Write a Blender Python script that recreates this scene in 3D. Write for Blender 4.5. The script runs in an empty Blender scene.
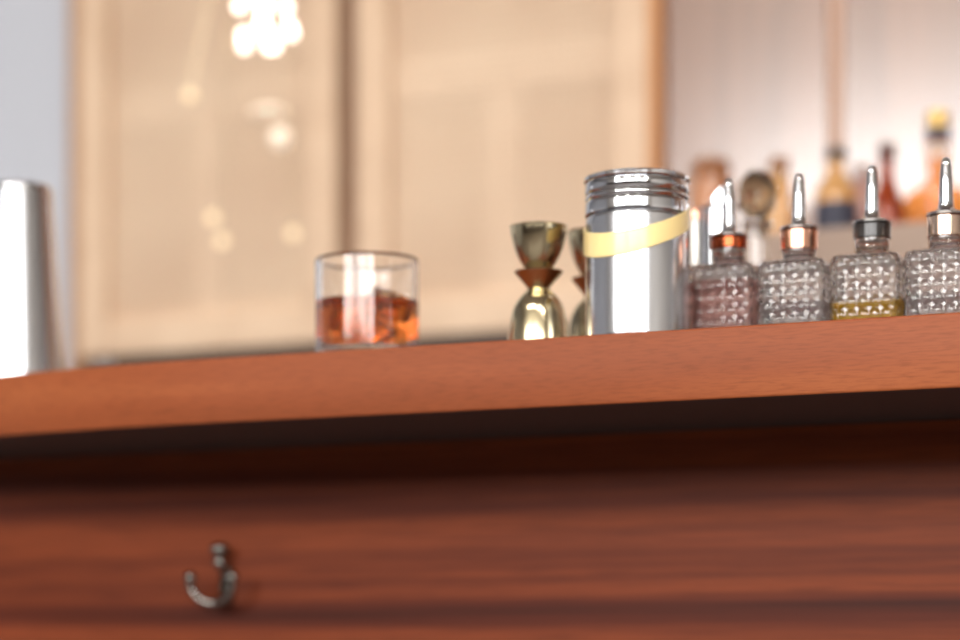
import bpy, bmesh, math, random
from mathutils import Vector, Matrix
random.seed(4)
C = bpy.context.scene.collection
PI = math.pi

# ------------------------------------------------------------------ helpers
def srgb(r, g, b):
    f = lambda c: (c/255/12.92) if c/255 <= .04045 else ((c/255+.055)/1.055)**2.4
    return (f(r), f(g), f(b), 1.0)

def mat(name, col=(.8, .8, .8, 1), rough=.5, metal=0., trans=0., ior=1.45, coat=0., coat_rough=.1, spec=.5,
        emit=None, estr=0.):
    m = bpy.data.materials.new(name); m.use_nodes = True
    b = m.node_tree.nodes['Principled BSDF']
    b.inputs['Base Color'].default_value = col
    b.inputs['Roughness'].default_value = rough
    b.inputs['Metallic'].default_value = metal
    b.inputs['Transmission Weight'].default_value = trans
    b.inputs['IOR'].default_value = ior
    b.inputs['Coat Weight'].default_value = coat
    b.inputs['Coat Roughness'].default_value = coat_rough
    b.inputs['Specular IOR Level'].default_value = spec
    if emit:
        b.inputs['Emission Color'].default_value = emit
        b.inputs['Emission Strength'].default_value = estr
    return m

def ramp_mat(m, stops, vec_scale, noise_scale=1., detail=5., distort=.6, rough_tex=0., fleck=None, bump=0., seed=(0, 0, 0)):
    """wood-like colour from noise stretched along one axis, plus a finer fleck noise"""
    nt = m.node_tree; N = nt.nodes; L = nt.links
    b = N['Principled BSDF']
    tc = N.new('ShaderNodeTexCoord'); mp = N.new('ShaderNodeMapping')
    mp.inputs['Scale'].default_value = vec_scale; mp.inputs['Location'].default_value = seed
    L.new(tc.outputs['Object'], mp.inputs['Vector'])
    n = N.new('ShaderNodeTexNoise'); n.inputs['Scale'].default_value = noise_scale
    n.inputs['Detail'].default_value = detail; n.inputs['Distortion'].default_value = distort
    n.inputs['Roughness'].default_value = .55
    L.new(mp.outputs['Vector'], n.inputs['Vector'])
    r = N.new('ShaderNodeValToRGB')
    el = r.color_ramp.elements
    while len(el) < len(stops): el.new(.5)
    for e, (p, c) in zip(el, stops): e.position = p; e.color = c
    L.new(n.outputs['Fac'], r.inputs['Fac'])
    out = r.outputs['Color']
    if fleck:
        fs, fcol, famt = fleck
        mp2 = N.new('ShaderNodeMapping'); mp2.inputs['Scale'].default_value = fs
        L.new(tc.outputs['Object'], mp2.inputs['Vector'])
        n2 = N.new('ShaderNodeTexNoise'); n2.inputs['Scale'].default_value = 1; n2.inputs['Detail'].default_value = 3
        L.new(mp2.outputs['Vector'], n2.inputs['Vector'])
        mr = N.new('ShaderNodeMapRange'); mr.inputs['From Min'].default_value = .45; mr.inputs['From Max'].default_value = .75
        mr.inputs['To Max'].default_value = famt
        L.new(n2.outputs['Fac'], mr.inputs['Value'])
        mx = N.new('ShaderNodeMix'); mx.data_type = 'RGBA'
        L.new(mr.outputs['Result'], mx.inputs['Factor']); L.new(out, mx.inputs['A']); mx.inputs['B'].default_value = fcol
        out = mx.outputs['Result']
    L.new(out, b.inputs['Base Color'])
    if bump:
        bp = N.new('ShaderNodeBump'); bp.inputs['Strength'].default_value = bump; bp.inputs['Distance'].default_value = .001
        L.new(n.outputs['Fac'], bp.inputs['Height']); L.new(bp.outputs['Normal'], b.inputs['Normal'])
    return m

FLAT = [False]
def add_box(bm, lo, hi, bevel=0.):
    FLAT[0] = True
    x0, y0, z0 = lo; x1, y1, z1 = hi
    t = bmesh.new()
    vs = [t.verts.new(p) for p in ((x0,y0,z0),(x1,y0,z0),(x1,y1,z0),(x0,y1,z0),(x0,y0,z1),(x1,y0,z1),(x1,y1,z1),(x0,y1,z1))]
    for f in ((3,2,1,0),(4,5,6,7),(0,1,5,4),(1,2,6,5),(2,3,7,6),(3,0,4,7)): t.faces.new([vs[i] for i in f])
    if bevel: bmesh.ops.bevel(t, geom=t.edges[:], offset=bevel, segments=3, profile=.5, affect='EDGES')
    merge(bm, t)

def merge(bm, t, M=None):
    if M is not None: bmesh.ops.transform(t, matrix=M, verts=t.verts[:])
    me = bpy.data.meshes.new('tmp'); t.to_mesh(me); t.free()
    bm.from_mesh(me); bpy.data.meshes.remove(me)

def add_lathe(bm, prof, seg=64, closed=False, M=None):
    """revolve (r,z) points about Z; r=0 ends become poles"""
    q = [prof[0]]
    for (r0, z0), (r1, z1) in zip(prof, prof[1:]):
        d = math.hypot(r1-r0, z1-z0)
        if d > .007 and r0 > 1e-6 and r1 > 1e-6:
            for f in (.0012/d, 1-.0012/d): q.append((r0+(r1-r0)*f, z0+(z1-z0)*f))
        q.append((r1, z1))
    t = bmesh.new(); rings = []
    for r, z in q:
        if r < 1e-6: rings.append([t.verts.new((0, 0, z))])
        else: rings.append([t.verts.new((r*math.cos(2*PI*k/seg), r*math.sin(2*PI*k/seg), z)) for k in range(seg)])
    pairs = list(zip(rings, rings[1:])) + ([(rings[-1], rings[0])] if closed else [])
    for a, b in pairs:
        for k in range(seg):
            k2 = (k+1) % seg
            if len(a) == 1 and len(b) == 1: continue
            if len(a) == 1: t.faces.new((a[0], b[k2], b[k]))
            elif len(b) == 1: t.faces.new((a[k], a[k2], b[0]))
            else: t.faces.new((a[k], a[k2], b[k2], b[k]))
    bmesh.ops.recalc_face_normals(t, faces=t.faces[:])
    merge(bm, t, M)

def add_tube(bm, pts, rad, seg=16, cap=True):
    pts = [Vector(p) for p in pts]
    rad = rad if isinstance(rad, (list, tuple)) else [rad]*len(pts)
    t = bmesh.new(); rings = []; up = Vector((.123, .345, 1)).normalized(); prev = None
    for i, p in enumerate(pts):
        d = (pts[min(i+1, len(pts)-1)] - pts[max(i-1, 0)]).normalized()
        a = (d.cross(up) if prev is None else prev - d*prev.dot(d)).normalized(); prev = a
        b = d.cross(a)
        rings.append([t.verts.new(p + rad[i]*(math.cos(2*PI*k/seg)*a + math.sin(2*PI*k/seg)*b)) for k in range(seg)])
    for r0, r1 in zip(rings, rings[1:]):
        for k in range(seg): t.faces.new((r0[k], r0[(k+1) % seg], r1[(k+1) % seg], r1[k]))
    if cap: t.faces.new(rings[0][::-1]); t.faces.new(rings[-1])
    bmesh.ops.recalc_face_normals(t, faces=t.faces[:])
    merge(bm, t)

def add_ball(bm, c, r, sz=(1, 1, 1), seg=24):
    t = bmesh.new(); bmesh.ops.create_uvsphere(t, u_segments=seg, v_segments=seg//2, radius=r)
    merge(bm, t, Matrix.Translation(c) @ Matrix.Diagonal((*sz, 1)))

def smooth_prof(pts, n=6):
    """Catmull-Rom through profile points"""
    out = []
    P = [pts[0]] + list(pts) + [pts[-1]]
    for i in range(1, len(P)-2):
        for k in range(n):
            t = k/n; p0, p1, p2, p3 = P[i-1], P[i], P[i+1], P[i+2]
            out.append(tuple(max(0, .5*(2*p1[j] + (p2[j]-p0[j])*t + (2*p0[j]-5*p1[j]+4*p2[j]-p3[j])*t*t
                        + (-p0[j]+3*p1[j]-3*p2[j]+p3[j])*t**3)) for j in (0, 1)))
    return out + [pts[-1]]

def obj(name, bm, m, parent=None, loc=None, rotz=0, smooth=None, rot=None):
    if smooth is None: smooth = 0 if FLAT[0] else 40
    FLAT[0] = False
    me = bpy.data.meshes.new(name); bm.to_mesh(me); bm.free()
    if smooth:
        for p in me.polygons: p.use_smooth = True
        me.set_sharp_from_angle(angle=math.radians(smooth))
    me.materials.append(m)
    o = bpy.data.objects.new(name, me); C.objects.link(o)
    if parent: o.parent = parent
    if loc: o.location = loc
    o.rotation_euler = rot or (0, 0, rotz)
    return o

def tag(o, label=None, cat=None, group=None, kind=None):
    if label: o['label'] = label
    if cat: o['category'] = cat
    if group: o['group'] = group
    if kind: o['kind'] = kind
    return o

def thing(name, label, cat, loc, rotz=0, group=None):
    o = bpy.data.objects.new(name, None); C.objects.link(o); o.empty_display_size = .05
    o.location = loc; o.rotation_euler = (0, 0, rotz)
    return tag(o, label, cat, group)

def struct(name, bm, m, smooth=0):
    o = obj(name, bm, m, smooth=smooth); o['kind'] = 'structure'; return o

# ------------------------------------------------------------------ layout (metres; X along the bar, Y away from the guest side)
TOP = 1.10            # bar top height
THK = .06
CAM = Vector((0, -1.782, .84))
YAW = math.radians(25.1); FPX = 2267.; HOR = 641.
F = Vector((-math.sin(YAW), math.cos(YAW), 0)); R = Vector((math.cos(YAW), math.sin(YAW), 0))
def at(px, py, Y):
    """the point of the vertical plane y=Y that the photo shows at (px,py)"""
    d = F + R*((px-480)/FPX) + Vector((0, 0, (HOR-py)/FPX))
    return CAM + d*((Y-CAM.y)/d.y)
def depth(px, Y): return (at(px, HOR, Y)-CAM).dot(F)
def on(px, Y, z=TOP):
    p = at(px, HOR, Y); return (p.x, Y, z)
def face(loc):        # heading of the camera from a spot, for things turned to the guest
    return math.atan2(CAM.y-loc[1], CAM.x-loc[0]) + PI/2

# ------------------------------------------------------------------ materials
M_edge = mat('sapele counter', rough=.45, spec=.25)
ramp_mat(M_edge, [(.25, srgb(126, 64, 36)), (.5, srgb(146, 77, 44)), (.75, srgb(166, 94, 55))], (1.1, 10, 22), 1., 7, .5,
         fleck=((60, 300, 520), srgb(108, 52, 27), .5))
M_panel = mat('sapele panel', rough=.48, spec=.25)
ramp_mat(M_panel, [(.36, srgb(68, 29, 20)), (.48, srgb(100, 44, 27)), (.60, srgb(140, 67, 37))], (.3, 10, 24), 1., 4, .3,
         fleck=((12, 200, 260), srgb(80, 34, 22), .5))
M_dark = mat('dark walnut', rough=.45)
ramp_mat(M_dark, [(.3, srgb(44, 31, 25)), (.7, srgb(70, 50, 39))], (1.2, 14, 22))
M_wallwood = mat('varnished wall panel', rough=.5, coat=1., coat_rough=.2)
M_wallwood.node_tree.nodes['Principled BSDF'].inputs['Coat IOR'].default_value = 2.2
ramp_mat(M_wallwood, [(.3, srgb(112, 74, 50)), (.6, srgb(138, 94, 66)), (.8, srgb(154, 110, 80))], (16, 16, .8), 1., 4, .5)
M_post = mat('amber wood', rough=.5)
ramp_mat(M_post, [(.3, srgb(176, 118, 70)), (.7, srgb(206, 148, 98))], (24, 24, 1.2))
M_brownpost = mat('brown wood', rough=.6)
ramp_mat(M_brownpost, [(.3, srgb(112, 82, 62)), (.7, srgb(138, 104, 80))], (24, 24, 1.2))
M_frame = mat('pale oak frame', rough=.55)
ramp_mat(M_frame, [(.3, srgb(204, 174, 146)), (.7, srgb(220, 192, 164))], (9, 9, 9))
M_board = mat('pale backing board', srgb(216, 186, 154), .7)
M_rack = mat('weathered rack wood', rough=.6)
ramp_mat(M_rack, [(.3, srgb(138, 116, 102)), (.7, srgb(172, 150, 134))], (1.5, 20, 30))
M_wall = mat('grey plaster', srgb(184, 187, 195), .8)
M_white = mat('white plaster', srgb(226, 222, 216), .85)
M_floor = mat('oak floor', rough=.4)
ramp_mat(M_floor, [(.3, srgb(104, 98, 96)), (.7, srgb(128, 120, 116))], (1.2, 12, 1))
M_winframe = mat('dark window frame', srgb(60, 56, 54), .5)
M_steel = mat('brushed steel', srgb(216, 218, 222), .22, 1.)
M_chrome = mat('polished steel', srgb(214, 216, 220), .1, 1.)
M_brass = mat('champagne brass', srgb(206, 192, 158), .16, 1.)
M_nickel = mat('aged nickel', srgb(150, 146, 140), .08, 1.)
M_band = mat('yellow rubber band', srgb(252, 226, 158), .3, coat=.6, coat_rough=.2)
M_glass = mat('clear glass', (1, 1, 1, 1), 0., trans=1., ior=1.46)
M_crystal = mat('hobnail glass', (1, 1, 1, 1), .0, trans=1., ior=1.75)
M_drink = mat('amber drink', srgb(226, 132, 62), 0.02, trans=1., ior=1.34)
M_ice = mat('ice', srgb(244, 214, 176), .06, trans=1., ior=1.31)
M_pinkliq = mat('rose bitters', srgb(246, 200, 194), .2, trans=1., ior=1.34)
M_yelliq = mat('golden bitters', srgb(255, 204, 44), .2, trans=.7, ior=1.34)
M_clearliq = mat('clear bitters', srgb(248, 248, 250), .2, trans=1., ior=1.34)
M_copper = mat('red copper', srgb(168, 84, 52), .2, 1.)
M_rose = mat('rose copper', srgb(222, 168, 142), .2, 1.)
M_blackcap = mat('black cap', srgb(40, 34, 32), .3, coat=.5)
M_silverrose = mat('pale rose metal', srgb(216, 190, 172), .2, 1.)

# ------------------------------------------------------------------ the room
WY = 1.30; FY = -4.2; XL = -5.4; XR = 4.4; H = 4.0
bm = bmesh.new(); add_box(bm, (XL-.15, FY-.15, -.1), (XR+.15, WY+.15, 0)); struct('floor', bm, M_floor)
bm = bmesh.new(); add_box(bm, (XL-.15, FY-.15, H), (XR+.15, WY+.15, H+.1)); struct('ceiling', bm, M_white)
bm = bmesh.new(); add_box(bm, (XL-.15, WY, 0), (XR+.15, WY+.15, H)); struct('wall_back', bm, M_wall)
bm = bmesh.new(); add_box(bm, (XL-.15, FY, 0), (XL, WY, H)); struct('wall_left', bm, M_wall)
bm = bmesh.new(); add_box(bm, (XR, FY, 0), (XR+.15, WY, H)); struct('wall_right', bm, M_white)
wins = [(-3.0, -.95), (-.75, 1.3), (1.5, 3.2)]; WZ0, WZ1 = 1.6, 2.85
bm = bmesh.new()
add_box(bm, (XL-.15, FY-.15, 0), (XR+.15, FY, WZ0)); add_box(bm, (XL-.15, FY-.15, WZ1), (XR+.15, FY, H))
xs = [XL-.15] + [v for w in wins for v in w] + [XR+.15]
for a, b in zip(xs[0::2], xs[1::2]): add_box(bm, (a, FY-.15, WZ0), (b, FY, WZ1))
struct('wall_front', bm, M_white)
for i, (a, b) in enumerate(wins):
    bm = bmesh.new()
    for x in (a, b-.04): add_box(bm, (x, FY-.11, WZ0), (x+.04, FY-.05, WZ1))
    for z in (WZ0, WZ1-.04): add_box(bm, (a+.04, FY-.11, z), (b-.04, FY-.05, z+.04))
    struct('window_%d' % (i+1), bm, M_winframe)
    li = bpy.data.lights.new('window_daylight', 'AREA'); li.shape = 'RECTANGLE'; li.size = b-a-.1; li.size_y = WZ1-WZ0-.1
    li.cycles.is_portal = True
    lo = bpy.data.objects.new('window_daylight', li); C.objects.link(lo)
    lo.location = ((a+b)/2, FY+.01, (WZ0+WZ1)/2); lo.rotation_euler = (PI/2, 0, 0)   # -Z turned to +Y, into the room
W = bpy.data.worlds.new('overcast'); bpy.context.scene.world = W; W.use_nodes = True
nt = W.node_tree; bg = nt.nodes['Background']
tc = nt.nodes.new('ShaderNodeTexCoord'); sx = nt.nodes.new('ShaderNodeSeparateXYZ'); cr = nt.nodes.new('ShaderNodeValToRGB')
nt.links.new(tc.outputs['Generated'], sx.inputs[0]); nt.links.new(sx.outputs['Z'], cr.inputs['Fac']); nt.links.new(cr.outputs['Color'], bg.inputs['Color'])
cr.color_ramp.elements[0].position = 0.0; cr.color_ramp.elements[0].color = (.05, .05, .05, 1)
cr.color_ramp.elements[1].position = .05; cr.color_ramp.elements[1].color = (1.0, .985, .97, 1)
bg.inputs['Strength'].default_value = 12.3

for k in range(5):          # unseen lights added over the work side to brighten the back wall
    li = bpy.data.lights.new('added_wall_wash', 'AREA'); li.shape = 'DISK'; li.size = .22; li.energy = 5.5; li.spread = math.radians(62); li.color = (1, .975, .94)
    lo = bpy.data.objects.new('added_wall_wash', li); C.objects.link(lo); lo.location = (-3.6+k*1.0, .60, H-.03)
    lo.rotation_euler = (math.radians(22), 0, 0)

for k in range(4):          # unseen lights added over the guest side to soften shade under the overhang
    li = bpy.data.lights.new('added_room_fill', 'AREA'); li.shape = 'DISK'; li.size = .30; li.energy = 46; li.color = (1, .96, .90)
    lo = bpy.data.objects.new('added_room_fill', li); C.objects.link(lo); lo.location = (-2.4+k*1.5, -2.9, H-.03)
bm = bmesh.new(); add_box(bm, (XL, FY, 0), (XR, FY+.03, 1.44)); struct('bounce_cut_board', bm, M_dark)  # unseen dark board, added to cut light bounced onto the bar's underside

# ------------------------------------------------------------------ the bar
XB0 = on(230, 0)[0]; XB1 = 2.6; RAD = 1.5       # where the straight front begins, right end, radius of the curved left corner
def top_outline():
    pts = [(XB1, .6), (XB1, 0)]
    a1 = math.acos(1-.6/RAD); n = 40
    for k in range(n+1):
        a = a1*k/n; pts.append((XB0 - RAD*math.sin(a), RAD - RAD*math.cos(a)))
    return pts
XE = on(-90, .25)[0]
def extrude_outline(pts, z0, z1, bevel=0):
    bm = bmesh.new()
    f = bm.faces.new([bm.verts.new((x, y, z0)) for x, y in pts])
    r = bmesh.ops.extrude_face_region(bm, geom=[f])
    bmesh.ops.translate(bm, vec=(0, 0, z1-z0), verts=[v for v in r['geom'] if isinstance(v, bmesh.types.BMVert)])
    bmesh.ops.recalc_face_normals(bm, faces=bm.faces[:])
    if bevel:
        es = [e for e in bm.edges if abs(e.verts[0].co.z-e.verts[1].co.z) < 1e-5]
        bmesh.ops.bevel(bm, geom=es, offset=bevel, segments=3, profile=.5, affect='EDGES')
    return bm
bar = thing('bar_counter', 'long reddish brown wooden bar with thick overhanging top', 'bar counter', (0, 0, 0))
M_under = mat('shade-dark underside', srgb(66, 56, 54), .7)  # dark neutral colour stands in for shade beneath the overhang
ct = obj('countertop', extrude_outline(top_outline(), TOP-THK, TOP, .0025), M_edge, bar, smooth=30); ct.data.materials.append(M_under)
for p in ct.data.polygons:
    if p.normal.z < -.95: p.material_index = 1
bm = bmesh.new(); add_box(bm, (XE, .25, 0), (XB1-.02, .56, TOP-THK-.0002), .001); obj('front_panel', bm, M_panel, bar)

# hook on the bar front
hl = at(228, 588, .25)
hk = thing('coat_hook', 'small nickel double hook with ball tips screwed to the bar front', 'hook', hl)
bm = bmesh.new()
t = bmesh.new(); bmesh.ops.create_cone(t, cap_ends=True, segments=40, radius1=.0095, radius2=.0085, depth=.004)
merge(bm, t, Matrix.Translation((0, -.002, .002)) @ Matrix.Rotation(PI/2, 4, 'X') @ Matrix.Diagonal((1, 2.4, 1, 1)))
obj('back_plate', bm, M_nickel, hk)
bm = bmesh.new()
add_tube(bm, [(0, -.003, .016), (0, -.010, .018), (0, -.014, .021), (0, -.0155, .026)], [.0046, .0040, .0040, .0044])
add_ball(bm, (0, -.016, .0265), .0070); add_tube(bm, [(0, -.016, .030), (0, -.016, .036)], .0042)
add_ball(bm, (0, -.0165, .0400), .0088, (1.2, 1.1, .78))
obj('upper_knob', bm, M_nickel, hk)
bm = bmesh.new()
add_tube(bm, [(0, -.003, -.006), (0, -.014, -.011), (0, -.026, -.0165)], [.0046, .004, .0044])
obj('stem', bm, M_nickel, hk)
for s in (-1, 1):
    bm = bmesh.new(); pts = []; rr = []
    for k in range(15):
        a = PI/2*k/14
        pts.append((s*.0250*math.sin(a), -.026-.006*math.sin(a), -.0165+.021*(1-math.cos(a)))); rr.append(.0044-.0012*k/14)
    pts.append((s*.0253, -.033, .0075)); rr.append(.0030)
    add_tube(bm, pts, rr); add_ball(bm, (s*.0253, -.033, .0105), .0064); add_ball(bm, (s*.0253, -.033, .0005), .0050, (1, 1, .6))
    obj('prong', bm, M_nickel, hk)
for z in (-.014, .0115):
    bm = bmesh.new()
    t = bmesh.new(); bmesh.ops.create_uvsphere(t, u_segments=16, v_segments=8, radius=.0026)
    merge(bm, t, Matrix.Translation((0, -.0042, z)) @ Matrix.Diagonal((1, .5, 1, 1)))
    obj('screw', bm, M_nickel, hk)

# ------------------------------------------------------------------ things on the bar top
# inverted mixing tin, left edge
L = on(20, .135)
tn = thing('shaker_tin', 'tall polished steel shaker tin upside down at the left end of the bar', 'shaker tin', L)
bm = bmesh.new()
tz = at(16, 187, .135).z-TOP
add_lathe(bm, [(.0445, 0), (.0475, .0), (.0482, .002), (.0475, .004), (.0470, .006), (.0342, tz-.012), (.0334, tz-.004), (.0314, tz-.0005), (.026, tz), (.024, tz-.0015), (0, tz-.0015)], 96)
obj('body', bm, M_steel, tn)
bm = bmesh.new(); add_lathe(bm, [(.0482, .0005), (.0492, .0018), (.0486, .0034), (.0476, .0042)], 96, closed=False)
obj('rolled_rim', bm, M_chrome, tn)

# rocks glass
L = on(367, .09); sc = depth(367, .09)/FPX
rk = thing('rocks_glass', 'straight-sided rocks glass half full of amber whisky with ice', 'glass', L, face(L))
ro = .0480; rh = at(367, 250, .09-.048).z-TOP; lz = at(367, 294, .09-.045).z-TOP
bm = bmesh.new()
add_lathe(bm, [(0, .001), (ro-.008, .0), (ro-.003, .0015), (ro-.0008, .005), (ro, .012), (ro+.0008, rh-.002), (ro, rh), (ro-.0012, rh+.0004),
               (ro-.0034, rh-.0015), (ro-.0034, .05), (ro-.0034, .018), (ro-.007, .0125), (0, .0115)], 96)
obj('tumbler', bm, M_glass, rk, smooth=50)
bm = bmesh.new(); lr = ro-.0032
add_lathe(bm, [(0, .0121), (lr-.004, .0130), (lr-.0006, .0178), (lr, .022), (lr+.0004, lz), (lr-.001, lz-.0008), (0, lz-.0008)], 96)
obj('whisky', bm, M_drink, rk, smooth=50)
for k, (x, y, z, s, rx) in enumerate([(-.012, -.006, .040, .026, .2), (.017, .002, .054, .028, .5), (.001, .017, .030, .024, 1.)]):
    bm = bmesh.new(); add_box(bm, (-s/2,)*3, (s/2,)*3, .004)
    obj('ice_cube', bm, M_ice, rk, (x, y, z), rot=(rx*.5, rx*.35, rx))

# bell jigger(s)
JK = depth(538.5, .075)/FPX; jz = lambda py: at(538.5, py, .075).z-TOP
def jigger(label, loc, zs=1.):
    j = thing('jigger', label, 'jigger', loc, group='brass jiggers on the bar'); m = M_brass
    P = lambda l: [(r*JK, jz(py)*zs) for r, py in l]
    up = smooth_prof(P([(13.0, 270), (16.2, 264.5), (20.2, 257.5), (23.8, 249), (26.4, 240), (27.9, 233), (28.5, 227.5)]), 6)
    zt = up[-1][1]
    bm = bmesh.new(); add_lathe(bm, [(0, up[0][1])] + up + [(up[-1][0]+.0004, zt+.0006), (up[-1][0]-.0004, zt+.001)] + [(r-.0010, z) for r, z in reversed(up)][1:-1] + [(0, up[0][1]+.0015)], 72)
    obj('upper_cup', bm, m, j)
    co = smooth_prof(P([(10.6, 288.8), (13, 285.5), (17.5, 280), (22, 275), (24.3, 272)]), 6)
    bm = bmesh.new(); add_lathe(bm, [(0, co[0][1])] + co + [(co[-1][0]-.0004, co[-1][1]+.0006), (14*JK, jz(272)*zs), (0, jz(271)*zs)], 72)
    obj('collar', bm, m, j)
    zb = jz(289)*zs
    lo = smooth_prof([(10.6*JK, zb)] + P([(14, 292.5), (20, 299), (25, 308), (28, 320), (30, 334)]) + [(31*JK, .0012)], 6)
    bm = bmesh.new(); add_lathe(bm, [(0, zb+.0002)] + lo + [(31*JK, 0), (30*JK, 0)] + [(r-.001, z) for r, z in reversed(lo)][1:-2] + [(0, zb-.002)], 72)
    obj('lower_cup', bm, m, j)
    return j
jigger('brass bell jigger standing free between the whisky glass and the steel shaker', on(538.5, .075))
jigger('brass jigger half hidden behind the left side of the steel shaker', on(595, .165), 1.08)

# cocktail shaker jar with the yellow band
L = on(637, .07); rs = 52.2*depth(637, .07)/FPX
sk = thing('cocktail_shaker', 'wide steel cocktail shaker with grooved collar and slanting yellow band', 'cocktail shaker', L, face(L))
zt = at(637, 167, .07-rs).z - TOP
bm = bmesh.new(); zc = zt-.034
add_lathe(bm, [(0, .001), (rs-.004, 0), (rs-.001, .001), (rs-.0006, .004), (rs-.0006, zc-.003), (rs-.0018, zc-.0012), (rs-.0022, zc), (0, zc)], 96)
obj('body', bm, M_steel, sk)
pr = [(0, zc+.0002), (rs-.0016, zc+.0002), (rs-.0002, zc+.0012), (rs, zc+.003)]
for z in (.0125, .0185):
    pr += [(rs, zc+z-.0022), (rs-.0016, zc+z), (rs, zc+z+.0022)]
pr += [(rs, zc+.0275), (rs-.0012, zc+.029), (rs+.0006, zc+.0305), (rs+.0008, zc+.033), (rs-.001, zc+.0345), (rs-.006, zc+.0345), (0, zc+.0345)]
bm = bmesh.new(); add_lathe(bm, pr, 96); obj('screw_lid', bm, M_chrome, sk)
tag(sk.children[1], 'grooved screw lid')
bm = bmesh.new(); n = 96; rings = []
zb = at(637, 238.5, .07-rs).z - TOP
for k in range(n):
    a = 2*PI*k/n                        # a=0 faces the guest (-Y), positive to the right
    zz = zb + .0105*math.sin(a) + .0170*(1-math.cos(a)); hw = .0100-.0010*math.sin(a)
    ring = []
    for rr, dz in ((rs-.0004, -hw), (rs+.0010, -hw+.0005), (rs+.0014, 0), (rs+.0010, hw-.0005), (rs-.0004, hw)):
        ring.append(bm.verts.new((rr*math.sin(a), -rr*math.cos(a), zz+dz)))
    rings.append(ring)
for k in range(n):
    a, b = rings[k], rings[(k+1) % n]
    for i in range(5): bm.faces.new((a[i], b[i], b[(i+1) % 5], a[(i+1) % 5]))
bmesh.ops.recalc_face_normals(bm, faces=bm.faces[:])
tag(obj('band', bm, M_band, sk), 'pale yellow band slanting up to the right')

# hobnail dasher bottles
def hobnail_body(w, h, neck_h, cols=5, bump=.0021, th=.0034, neck_r=.0150):
    rows = round(h/.0126)
    bm = bmesh.new(); hw = w/2; rc = .006
    per = []                                # perimeter points with outward normals
    nf = cols*10
    def face_pts(ax):
        for i in range(nf+1):
            u = -1+2*i/nf
            per.append((ax, u*(hw-rc*.55)))
    pts = []
    for ax in range(4):
        c, s = math.cos(ax*PI/2), math.sin(ax*PI/2)
        for i in range(nf):
            u = -1+2*(i+.5)/nf; lx = hw-.0; ly = u*(hw-rc*.6)
            pts.append(((lx*c-ly*s, lx*s+ly*c), (c, s), u))
        a = ax*PI/2+PI/4; q = (hw-rc*.30)*1.0
        cx = (hw-rc)*(math.cos(ax*PI/2)-math.sin(ax*PI/2)); cy = (hw-rc)*(math.sin(ax*PI/2)+math.cos(ax*PI/2))
        pts.append(((cx+rc*math.cos(a), cy+rc*math.sin(a)), (math.cos(a), math.sin(a)), None))
    nz = rows*10; z0, z1 = .004, h-.004
    rings = []
    for j in range(nz+1):
        v = j/nz; z = z0+(z1-z0)*v; ring = []
        for (x, y), (nx, ny), u in pts:
            off = 0
            if u is not None:
                fu = ((u+1)/2*cols) % 1 - .5; fv = (v*rows) % 1 - .5
                r2 = (fu*fu+fv*fv)/.195
                off = bump*math.sqrt(max(0, 1-r2))
            ring.append(bm.verts.new((x+nx*off, y+ny*off, z)))
        rings.append(ring)
    def scaled(s, z): return [bm.verts.new((p[0][0]*s, p[0][1]*s, z)) for p in pts]
    def circ(r, z): return [bm.verts.new((r*p[0][0]/math.hypot(*p[0]), r*p[0][1]/math.hypot(*p[0]), z)) for p in pts]
    allr = [scaled(.90, 0), scaled(.97, .001)] + rings + [scaled(.96, h-.001), scaled(.86, h)] + \
           [circ(neck_r+.003, h+.001), circ(neck_r, h+.003), circ(neck_r, h+neck_h), circ(neck_r-.0025, h+neck_h), circ(neck_r-.0028, h-.002)] + \
           [scaled(.82, h-th-.001), scaled(1-th/hw, h-th-.005), scaled(1-th/hw, th+.004), scaled(.84, th+.001)]
    inn = len(allr)-5
    for i, (a, b) in enumerate(zip(allr, allr[1:])):
        for k in range(len(pts)):
            k2 = (k+1) % len(pts); f = bm.faces.new((a[k], a[k2], b[k2], b[k])); f.material_index = int(i >= inn)
    bm.faces.new(allr[0][::-1]); bm.faces.new(allr[-1])
    bmesh.ops.recalc_face_normals(bm, faces=bm.faces[:])
    return bm
def rounded_block(w, z0, z1, rc=.005):
    bm = bmesh.new(); pts = []; hw = w/2
    for ax in range(4):
        for k in range(5):
            a = ax*PI/2 + PI/2*k/4
            c = [(1, 1), (-1, 1), (-1, -1), (1, -1)][ax]
            pts.append((c[0]*(hw-rc)+rc*math.cos(a), c[1]*(hw-rc)+rc*math.sin(a)))
    bot = [bm.verts.new((x, y, z0)) for x, y in pts]; top = [bm.verts.new((x, y, z1)) for x, y in pts]
    bm.faces.new(bot[::-1]); bm.faces.new(top)
    for k in range(len(pts)): bm.faces.new((bot[k], bot[(k+1) % len(pts)], top[(k+1) % len(pts)], top[k]))
    bmesh.ops.recalc_face_normals(bm, faces=bm.faces[:])
    return bm
BY = .15; BW = .0645
M_inner = mat('hazed glass', (.97, .97, .98, 1), .42, trans=1., ior=1.46)
specs = [  # spout px, body front top py, collar bottom py, collar top py, spout tip py, collar material, liquid material, fill, label
    (729, 262, 250, 238.5, 179, M_copper, M_pinkliq, .9, 'hobnail glass dasher bottle with rose pink liquid and red copper collar'),
    (799, 258, 251, 231, 174, M_rose, M_clearliq, .5, 'hobnail glass dasher bottle with clear liquid and rose collar, left of the yellow one'),
    (872, 252, 240, 225, 166, M_blackcap, M_yelliq, .44, 'hobnail glass dasher bottle with golden yellow liquid and black collar'),
    (946, 247, 238, 217, 158, M_silverrose, M_clearliq, .45, 'hobnail glass dasher bottle with clear liquid at the right end of the row')]
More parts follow.
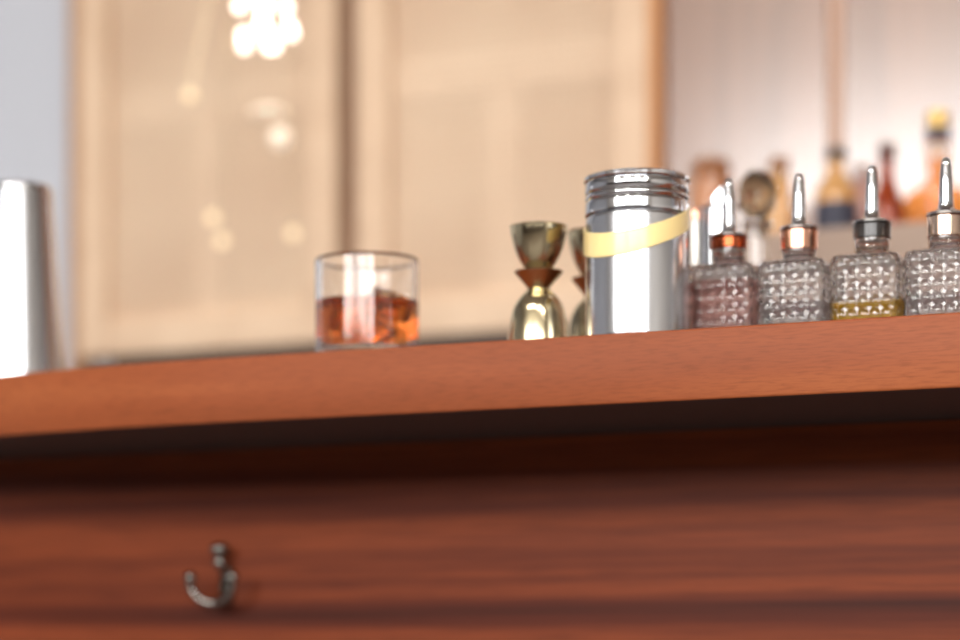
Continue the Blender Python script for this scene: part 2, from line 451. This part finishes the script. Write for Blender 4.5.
for px, pyb, pc0, pc1, pys, mst, mliq, fill, lab in specs:
    L = on(px, BY); hw = BW/2
    h = at(px-11, pyb, BY-hw).z-TOP; z0, z1, zs = (at(px, p, BY).z-TOP for p in (pc0, pc1, pys))
    b = thing('dasher_bottle', lab, 'bottle', L, 0, 'hobnail dasher bottles along the bar')
    o = obj('glass_body', hobnail_body(BW-.0056, h, max(.004, z0-h)), M_crystal, b, smooth=60); o.data.materials.append(M_inner)
    iw = (BW-.0056)-2*.0034+.0004
    obj('liquid', rounded_block(iw, .0072, .0072+fill*(h-.016)), mliq, b, smooth=50)
    nr = .0152; z0 += .0003
    bm = bmesh.new()
    add_lathe(bm, [(0, z0), (nr, z0), (nr+.0012, z0+.0008), (nr+.0014, z1-.001), (nr+.0004, z1), (0, z1)], 48)
    obj('collar', bm, mst, b)
    z = z1+.0002
    bm = bmesh.new()
    add_lathe(bm, [(0, z), (nr, z), (nr+.0018, z+.0010), (nr+.0016, z+.0026), (nr-.003, z+.0042), (.0090, z+.0054), (.0072, z+.0072), (.0064, z+.011),
                   (.0056, zs-.018), (.0046, zs-.006), (.0036, zs-.0014), (.002, zs), (0, zs)], 48)
    obj('spout', bm, M_chrome, b)

# crystal decanter behind the first bottles
DY = .47
L = on(757, DY)
dc = thing('crystal_decanter', 'crystal decanter with faceted ball stopper behind the first two dasher bottles', 'decanter', L, face(L))
zb_ = at(757, 197, DY).z-TOP
bm = bmesh.new()
add_lathe(bm, [(0, .002), (.040, 0), (.044, .004), (.045, .012), (.045, .085), (.041, .095), (.025, .104), (.0135, .112), (.0125, .120), (.0125, zb_-.034), (.0175, zb_-.029),
               (.0175, zb_-.0265), (.0105, zb_-.0265), (.0100, .115), (.022, .100), (.040, .088), (.041, .08), (.041, .014), (0, .011)], 12)
obj('bottle', bm, M_glass, dc, smooth=0)
bm = bmesh.new(); t = bmesh.new(); bmesh.ops.create_icosphere(t, subdivisions=2, radius=.0215)
merge(bm, t, Matrix.Translation((0, 0, zb_+.002)) @ Matrix.Diagonal((1, 1, 1.25, 1)))
add_lathe(bm, [(0, zb_-.040), (.0088, zb_-.040), (.0096, zb_-.026), (.010, zb_-.019), (0, zb_-.018)], 10)
obj('stopper', bm, mat('smoky cut crystal', srgb(190, 172, 146), .0, trans=1., ior=1.55), dc, smooth=0)

# steel cup with scoop, muddler
SY = .34
L = on(719, SY); zr = at(719, 208, SY).z-TOP
cup = thing('steel_cup', 'slim steel cup behind the rose pink dasher bottle', 'cup', L)
bm = bmesh.new(); rc_ = .0185
add_lathe(bm, [(0, 0), (rc_-.002, 0), (rc_-.0005, .002), (rc_, zr-.002), (rc_+.0012, zr), (rc_-.0002, zr+.0006), (rc_-.0012, zr-.002), (rc_-.0015, .004), (0, .003)], 64)
obj('body', bm, M_steel, cup)
sp = thing('ice_scoop', 'bright steel ice scoop standing in the slim steel cup', 'scoop', (L[0], L[1], TOP+.0032), face(L))
bm = bmesh.new(); zq = at(726, 178, SY).z-TOP-.0032; n = 20; outer = []; inner = []
for j in range(13):
    v = j/12; z = zr*.55+(zq-zr*.55)*v
    ro_, ri_ = [], []
    for k in range(n+1):
        u = k/n; a = -PI/2 + (u-.5)*PI*.9
        r = .0125
        zz = min(z, zr-.002+(zq-zr+.002)*min(1, max(0, u-.1)/.75))
        ro_.append(bm.verts.new((r*math.cos(a), r*.9*math.sin(a)+.004, zz))); ri_.append(bm.verts.new(((r-.001)*math.cos(a), (r-.001)*.9*math.sin(a)+.004, zz)))
    outer.append(ro_); inner.append(ri_)
for j in range(12):
    for k in range(n):
        bm.faces.new((outer[j][k], outer[j][k+1], outer[j+1][k+1], outer[j+1][k])); bm.faces.new((inner[j][k+1], inner[j][k], inner[j+1][k], inner[j+1][k+1]))
for k in range(n):
    bm.faces.new((outer[-1][k], outer[-1][k+1], inner[-1][k+1], inner[-1][k])); bm.faces.new((outer[0][k+1], outer[0][k], inner[0][k], inner[0][k+1]))
for k in (0, n):
    for j in range(12): bm.faces.new((outer[j][k], outer[j+1][k], inner[j+1][k], inner[j][k]))
bmesh.ops.remove_doubles(bm, verts=bm.verts[:], dist=1e-6)
obj('blade', bm, M_chrome, sp)
bm = bmesh.new(); add_tube(bm, [(0, -.004, .0), (0, -.004, zr*.3), (0, -.0065, zr*.58)], [.0045, .0045, .004]); obj('handle', bm, M_steel, sp)
L = on(695.5, SY-.03); zm = at(695.5, 209, SY-.03).z-TOP
md = thing('muddler', 'thin steel muddler standing upright beside the wide shaker', 'muddler', L)
bm = bmesh.new(); add_lathe(bm, [(0, 0), (.0068, 0), (.0072, .002), (.0066, .03), (.0060, .05), (.0060, zm-.02), (.0060, zm-.012), (0, zm-.012)], 40); obj('shaft', bm, M_nickel, md)
bm = bmesh.new(); add_lathe(bm, [(0, zm-.0118), (.0060, zm-.0118), (.0066, zm-.006), (.0060, zm-.001), (.004, zm), (0, zm)], 40)
tag(obj('end_cap', bm, M_rose, md), 'copper coloured end cap')

# ------------------------------------------------------------------ the back wall
# back bar cabinet
CY = .88
cx0 = on(112, CY)[0]; cz = at(300, 343.5, CY).z
cab = thing('back_bar_cabinet', 'long dark wood cabinet along the wall behind the bar', 'cabinet', (0, 0, 0))
bm = bmesh.new(); add_box(bm, (cx0+.02, CY+.02, .08), (2.4, WY-.05, cz-.03), .003); obj('body', bm, M_dark, cab)
bm = bmesh.new(); add_box(bm, (cx0, CY, cz-.0298), (2.42, WY-.05, cz), .004); obj('cabinet_top', bm, M_dark, cab)
bm = bmesh.new(); add_box(bm, (cx0+.06, CY+.06, 0), (2.36, WY-.06, .0798)); obj('plinth', bm, M_dark, cab)
nd = 6; dw = (2.4-cx0-.02)/nd
for k in range(nd):
    bm = bmesh.new(); x0 = cx0+.02+k*dw+.004; add_box(bm, (x0, CY+.001, .10), (x0+dw-.008, CY+.0198, cz-.05), .003)
    d = obj('door', bm, M_dark, cab)
    bm = bmesh.new(); add_tube(bm, [(x0+dw*.9, CY+.0005, .7), (x0+dw*.9, CY-.02, .7), (x0+dw*.9, CY-.02, .82), (x0+dw*.9, CY+.0005, .82)], .004)
    obj('handle', bm, M_nickel, d)

# cane panels
M_cane = bpy.data.materials.new('cane webbing'); M_cane.use_nodes = True
nt = M_cane.node_tree; N = nt.nodes; Lk = nt.links; b = N['Principled BSDF']
b.inputs['Roughness'].default_value = .6
tc = N.new('ShaderNodeTexCoord'); sep = N.new('ShaderNodeSeparateXYZ'); Lk.new(tc.outputs['Object'], sep.inputs[0])
def mth(op, a, bv=None):
    n = N.new('ShaderNodeMath'); n.operation = op
    for i, v in enumerate((a, bv)):
        if v is None: continue
        if isinstance(v, (int, float)): n.inputs[i].default_value = v
        else: Lk.new(v, n.inputs[i])
    return n.outputs[0]
CP = .0125
def strand(ax): return mth('GREATER_THAN', mth('ABSOLUTE', mth('SUBTRACT', mth('FRACT', mth('MULTIPLY', sep.outputs[ax], 1/CP)), .5)), .27)
alpha = mth('MAXIMUM', strand('X'), strand('Z'))
ns = N.new('ShaderNodeTexNoise'); ns.inputs['Scale'].default_value = 3.0; Lk.new(tc.outputs['Object'], ns.inputs['Vector'])
rp = N.new('ShaderNodeValToRGB'); rp.color_ramp.elements[0].position = .35; rp.color_ramp.elements[0].color = srgb(214, 184, 156)
rp.color_ramp.elements[1].position = .65; rp.color_ramp.elements[1].color = srgb(228, 202, 174); Lk.new(ns.outputs['Fac'], rp.inputs['Fac'])
Lk.new(rp.outputs['Color'], b.inputs['Base Color']); Lk.new(alpha, b.inputs['Alpha'])
PY = WY-.045
def cane_panel(label, pxl, pxr):
    x0, x1 = at(pxl, 320, PY).x, at(pxr, 320, PY).x
    z0 = at(300, 343.5, PY).z; z1 = 2.5; fw = .055
    c = thing('cane_panel', label, 'screen panel', (x0, PY, z0), group='framed cane panels on the back wall')
    w, h = x1-x0, z1-z0
    for nm, lo, hi in (('stile', (0, 0, 0), (fw, .035, h)), ('stile', (w-fw, 0, 0), (w, .035, h)),
                       ('rail', (fw, .001, 0), (w-fw, .034, fw)), ('rail', (fw, .001, h-fw), (w-fw, .034, h))):
        bm = bmesh.new(); add_box(bm, lo, hi, .003); obj(nm, bm, M_frame, c)
    bm = bmesh.new(); add_box(bm, (fw, .0285, fw), (w-fw, .034, h-fw)); obj('backing', bm, M_board, c)
    bm = bmesh.new(); add_box(bm, (fw, .0145, fw), (w-fw, .0155, h-fw)); obj('cane_webbing', bm, M_cane, c)
    zb = at(450, 70, PY).z-z0
    bm = bmesh.new(); add_box(bm, (fw, .0165, zb-.03), (w-fw, .0283, zb+.03)); obj('cross_rail', bm, M_frame, c)
    bm = bmesh.new(); add_box(bm, (w*.5-.03, .0167, fw), (w*.5+.03, .0281, zb-.0301)); obj('batten', bm, M_frame, c)
cane_panel('framed cane panel beside the bare grey wall, lamp hanging before it', 78, 335)
cane_panel('framed cane panel between the brown post and the amber post', 356, 648)
def post(name, pxl, pxr, m, th=.03, zz=H):
    x0, x1 = at(pxl, 320, WY-th).x, at(pxr, 320, WY-th).x
    bm = bmesh.new(); add_box(bm, (x0, WY-th, 0), (x1, WY, zz)); struct(name, bm, m)
    return x0, x1
post('trim_4', 69, 80, mat('tan edge strip', srgb(164, 124, 94), .6), .04)
post('trim_1', 336, 358, M_brownpost, .02)
px0, px1 = post('trim_2', 648.5, 659, M_post, .055)
# varnished wood panels on the right, a narrow batten between
xa = px1+.002; xb = at(829, 200, WY-.035).x; xc = at(841, 200, WY-.035).x
for lab, x0, x1 in (('varnished wood wall panel between the amber post and the seam', xa, xb-.0005), ('varnished wood wall panel right of the seam', xc+.0005, 2.4)):
    bm = bmesh.new(); add_box(bm, (x0, WY-.035, 0), (x1, WY-.001, H-.002), .003)
    tag(obj('wood_panel', bm, M_wallwood), lab, 'wall panel', 'varnished wood panels behind the bottles')
bm = bmesh.new(); add_box(bm, (xb, WY-.028, 0), (xc, WY-.001, H)); struct('trim_3', bm, mat('pale seam batten', srgb(196, 160, 138), .6))

# bottle trough on the cabinet
TY = .90; tx0 = on(616, TY)[0]; tx1 = on(1120, TY)[0]; tzt = at(850, 226.5, TY).z
tr_ = thing('bottle_trough', 'weathered wooden bottle trough on the cabinet holding the spirit bottles', 'bottle rack', (tx0, TY, cz))
w, h = tx1-tx0, tzt-cz
for nm, lo, hi in (('front_board', (0, 0, 0), (w, .018, h)), ('back_board', (0, .262, 0), (w, .28, h)), ('end_board', (0, .0182, 0), (.018, .2618, h)),
                   ('end_board', (w-.018, .0182, 0), (w, .2618, h)), ('bottom_board', (.0182, .0182, 0), (w-.0182, .2618, .012))):
    bm = bmesh.new(); add_box(bm, lo, hi, .002); obj(nm, bm, M_rack, tr_)
BZ = cz+.0122

def glassmat(n, c, r=.05, tr=.55): return mat(n, c, r, trans=tr, ior=1.4)
G_amber = glassmat('amber spirit glass', srgb(238, 186, 122)); G_red = glassmat('red amber glass', srgb(172, 76, 40)); G_brown = glassmat('brown glass', srgb(204, 142, 96))
G_pink = glassmat('rose glass', srgb(214, 170, 160), .05, .4); G_green = glassmat('green glass', srgb(176, 200, 120)); G_orange = glassmat('orange spirit', srgb(228, 142, 72), .05, .2)
K_black = mat('matt black cap', srgb(44, 38, 34), .4); K_brown = mat('brown cap', srgb(150, 104, 72), .5); K_maroon = mat('maroon cap', srgb(92, 56, 48), .4)
K_gold = mat('gold foil', srgb(222, 184, 112), .35, .6); K_navy = mat('navy paper', srgb(58, 58, 72), .6); K_cream = mat('cream paper', srgb(232, 222, 210), .7)
K_grey = mat('grey cap', srgb(170, 150, 144), .4)
def spirit(label, px, Y, py_top, rb, rn, sh_py, neck_py, cap_py, gm, cm, label_m=None, lab_z=None, round_sh=False, cap_r=None):
    """bottle: foot in the trough, shoulder starts at sh_py, neck from neck_py, cap from cap_py to py_top"""
    L = on(px, Y, BZ); z = lambda py: at(px, py, Y).z - BZ
    zt, zs, zn, zc = z(py_top), z(sh_py), z(neck_py), z(cap_py)
    o = thing('spirit_bottle', label, 'bottle', L, face(L), 'spirit bottles in the trough')
    if round_sh: sh = smooth_prof([(rb, zs), (rb*.93, zs+(zn-zs)*.45), (rb*.66, zs+(zn-zs)*.8), (rn, zn)], 5)
    else: sh = smooth_prof([(rb, zs), (rb*.9, zs+(zn-zs)*.3), (rn*1.35, zs+(zn-zs)*.75), (rn, zn)], 5)
    bm = bmesh.new(); add_lathe(bm, [(0, .001), (rb-.004, 0), (rb, .004)] + sh + [(rn, zc), (0, zc)], 48); obj('glass', bm, gm, o)
    cr_ = cap_r or rn+.0015
    bm = bmesh.new(); add_lathe(bm, [(0, zc+.0002), (cr_, zc+.0002), (cr_, zt-.002), (cr_-.002, zt), (0, zt)], 40); obj('cap', bm, cm, o)
    if label_m:
        z0, z1 = z(lab_z[0]), z(lab_z[1]); bm = bmesh.new()
        add_lathe(bm, [(rb+.0002, z0), (rb+.0007, z0), (rb+.0007, z1), (rb+.0002, z1)], 48, closed=True); obj('label_band', bm, label_m, o)
    return o
spirit('broad brown bottle at the left end of the trough, above the steel cup', 711, 1.07, 160, .0265, .0215, 178, 166, 164, G_brown, K_brown, cap_r=.0235)
spirit('slim amber bottle with brown cap between the decanter stopper and the rose collar', 779, 1.05, 158, .0165, .0098, 196, 176, 171, G_amber, K_brown, cap_r=.0135)
spirit('amber bottle with black cap and dark label', 836, 1.0, 149, .0265, .0118, 196, 172, 160, G_amber, K_black, K_navy, (238, 204), cap_r=.0145)
spirit('small rose grey bottle between the black-capped and red amber bottles', 862, 1.07, 166, .0155, .0110, 196, 184, 178, G_pink, K_grey)
spirit('red amber bottle with maroon cap', 887, .955, 144, .0225, .0090, 214, 178, 160, G_red, K_maroon, cap_r=.0105)
ob = spirit('large round-shouldered orange spirit bottle with gold cap', 938, 1.095, 112, .056, .0140, 232, 184, 128, G_orange, K_gold, round_sh=True, cap_r=.0150)
zz = lambda py: at(938, py, 1.095).z - BZ
bm = bmesh.new(); add_lathe(bm, [(.0142, zz(144)), (.0152, zz(144)), (.0152, zz(128.5)), (.0142, zz(128.5))], 40, closed=True); obj('neck_band', bm, K_navy, ob)
bm = bmesh.new(); t = bmesh.new(); bmesh.ops.create_cone(t, cap_ends=True, segments=32, radius1=.0085, radius2=.0080, depth=.0015)
merge(bm, t, Matrix.Translation((0, -.0150, zz(153))) @ Matrix.Rotation(PI/2, 4, 'X')); obj('medallion', bm, K_cream, ob)
spirit('green glass bottle cut off by the right edge of the frame', 986, 1.03, 138, .019, .0105, 176, 154, 147, G_green, K_black)

# crystal pendant in front of the left cane panel
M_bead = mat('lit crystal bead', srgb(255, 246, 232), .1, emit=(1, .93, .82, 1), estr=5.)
LY = 1.02
top = at(267, -60, LY)
pl = thing('pendant_lamp', 'small lit pendant of bright crystal beads before the left cane panel', 'pendant lamp', (top.x, LY, top.z))
K = (depth(267, LY)/FPX)
bm = bmesh.new(); add_tube(bm, [(0, 0, .01), (0, 0, H-top.z)], .003); obj('cord', bm, K_black, pl)
bm = bmesh.new(); add_lathe(bm, [(0, .0), (.024, .0), (.026, .004), (.020, .016), (.006, .022), (0, .022)], 40); obj('cap', bm, M_brass, pl)
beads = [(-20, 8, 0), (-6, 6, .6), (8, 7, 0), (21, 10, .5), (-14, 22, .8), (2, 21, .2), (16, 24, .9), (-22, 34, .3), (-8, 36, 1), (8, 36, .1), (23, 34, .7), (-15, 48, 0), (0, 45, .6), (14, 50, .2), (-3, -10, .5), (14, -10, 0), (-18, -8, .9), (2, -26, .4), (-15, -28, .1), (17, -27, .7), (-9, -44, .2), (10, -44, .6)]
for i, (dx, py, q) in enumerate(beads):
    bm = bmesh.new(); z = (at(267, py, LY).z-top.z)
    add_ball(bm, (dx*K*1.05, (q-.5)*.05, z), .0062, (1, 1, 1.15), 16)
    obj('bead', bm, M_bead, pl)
M_soft = mat('reflected glow', srgb(255, 240, 220), .4, emit=(1, .86, .68, 1), estr=.45)  # dish and ball below glow in place of reflections on the cane panel
M_dim = mat('faint reflected glow', srgb(250, 226, 186), .15, emit=(1, .80, .52, 1), estr=.55)
zl = lambda py: at(267, py, LY).z-top.z
bm = bmesh.new(); z = zl(112); add_lathe(bm, [(0, z+.006), (.010, z+.007), (.024, z+.002), (.027, z-.001), (.024, z-.003), (.010, z+.003), (0, z+.002)], 48); obj('glow_dish', bm, M_soft, pl, (.003, 0, 0))
bm = bmesh.new(); add_ball(bm, (.022, 0, zl(140)), .015, seg=32); obj('glow_globe', bm, M_soft, pl)
bm = bmesh.new(); add_tube(bm, [(.022, 0, zl(126)), (.022, 0, zl(112))], .001, 8); obj('wire', bm, M_brass, pl)
for px, py in ((213, 213), (222, 237), (293, 236), (190, 86)):  # added drops on wires, glowing in place of faint reflected lights
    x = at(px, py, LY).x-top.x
    bm = bmesh.new(); add_ball(bm, (x, 0, zl(py)), .0085, seg=20); obj('glow_drop', bm, M_dim, pl)
    bm = bmesh.new(); add_tube(bm, [(x, 0, zl(py)+.008), (x*.6, 0, .004)], .0005, 6); obj('wire', bm, M_brass, pl)
for s in (-1, 0, 1):
    bm = bmesh.new(); add_tube(bm, [(s*.016, 0, 0), (s*.016, 0, at(267, 40, LY).z-top.z)], .0007, 6); obj('wire', bm, M_brass, pl)

# ------------------------------------------------------------------ camera
cam = bpy.data.cameras.new('camera'); co = bpy.data.objects.new('camera', cam); C.objects.link(co)
co.location = CAM; co.rotation_euler = (PI/2, 0, YAW)
cam.sensor_width = 36; cam.lens = FPX*36/960; cam.shift_y = (HOR-320)/960
cam.dof.use_dof = True; cam.dof.focus_distance = 1.84; cam.dof.aperture_fstop = 2.0; cam.clip_start = .05
S = bpy.context.scene; S.camera = co
S.view_settings.view_transform = 'Standard'; S.view_settings.look = 'None'; S.view_settings.gamma = 1; S.view_settings.use_curve_mapping = False
S.view_settings.exposure = 0.0
S.cycles.max_bounces = 16; S.cycles.transmission_bounces = 14; S.cycles.transparent_max_bounces = 16; S.cycles.diffuse_bounces = 5; S.cycles.glossy_bounces = 8
S.cycles.caustics_reflective = False; S.cycles.caustics_refractive = True; S.cycles.blur_glossy = .5
S.cycles.sample_clamp_indirect = 8
S.cycles.use_denoising = True
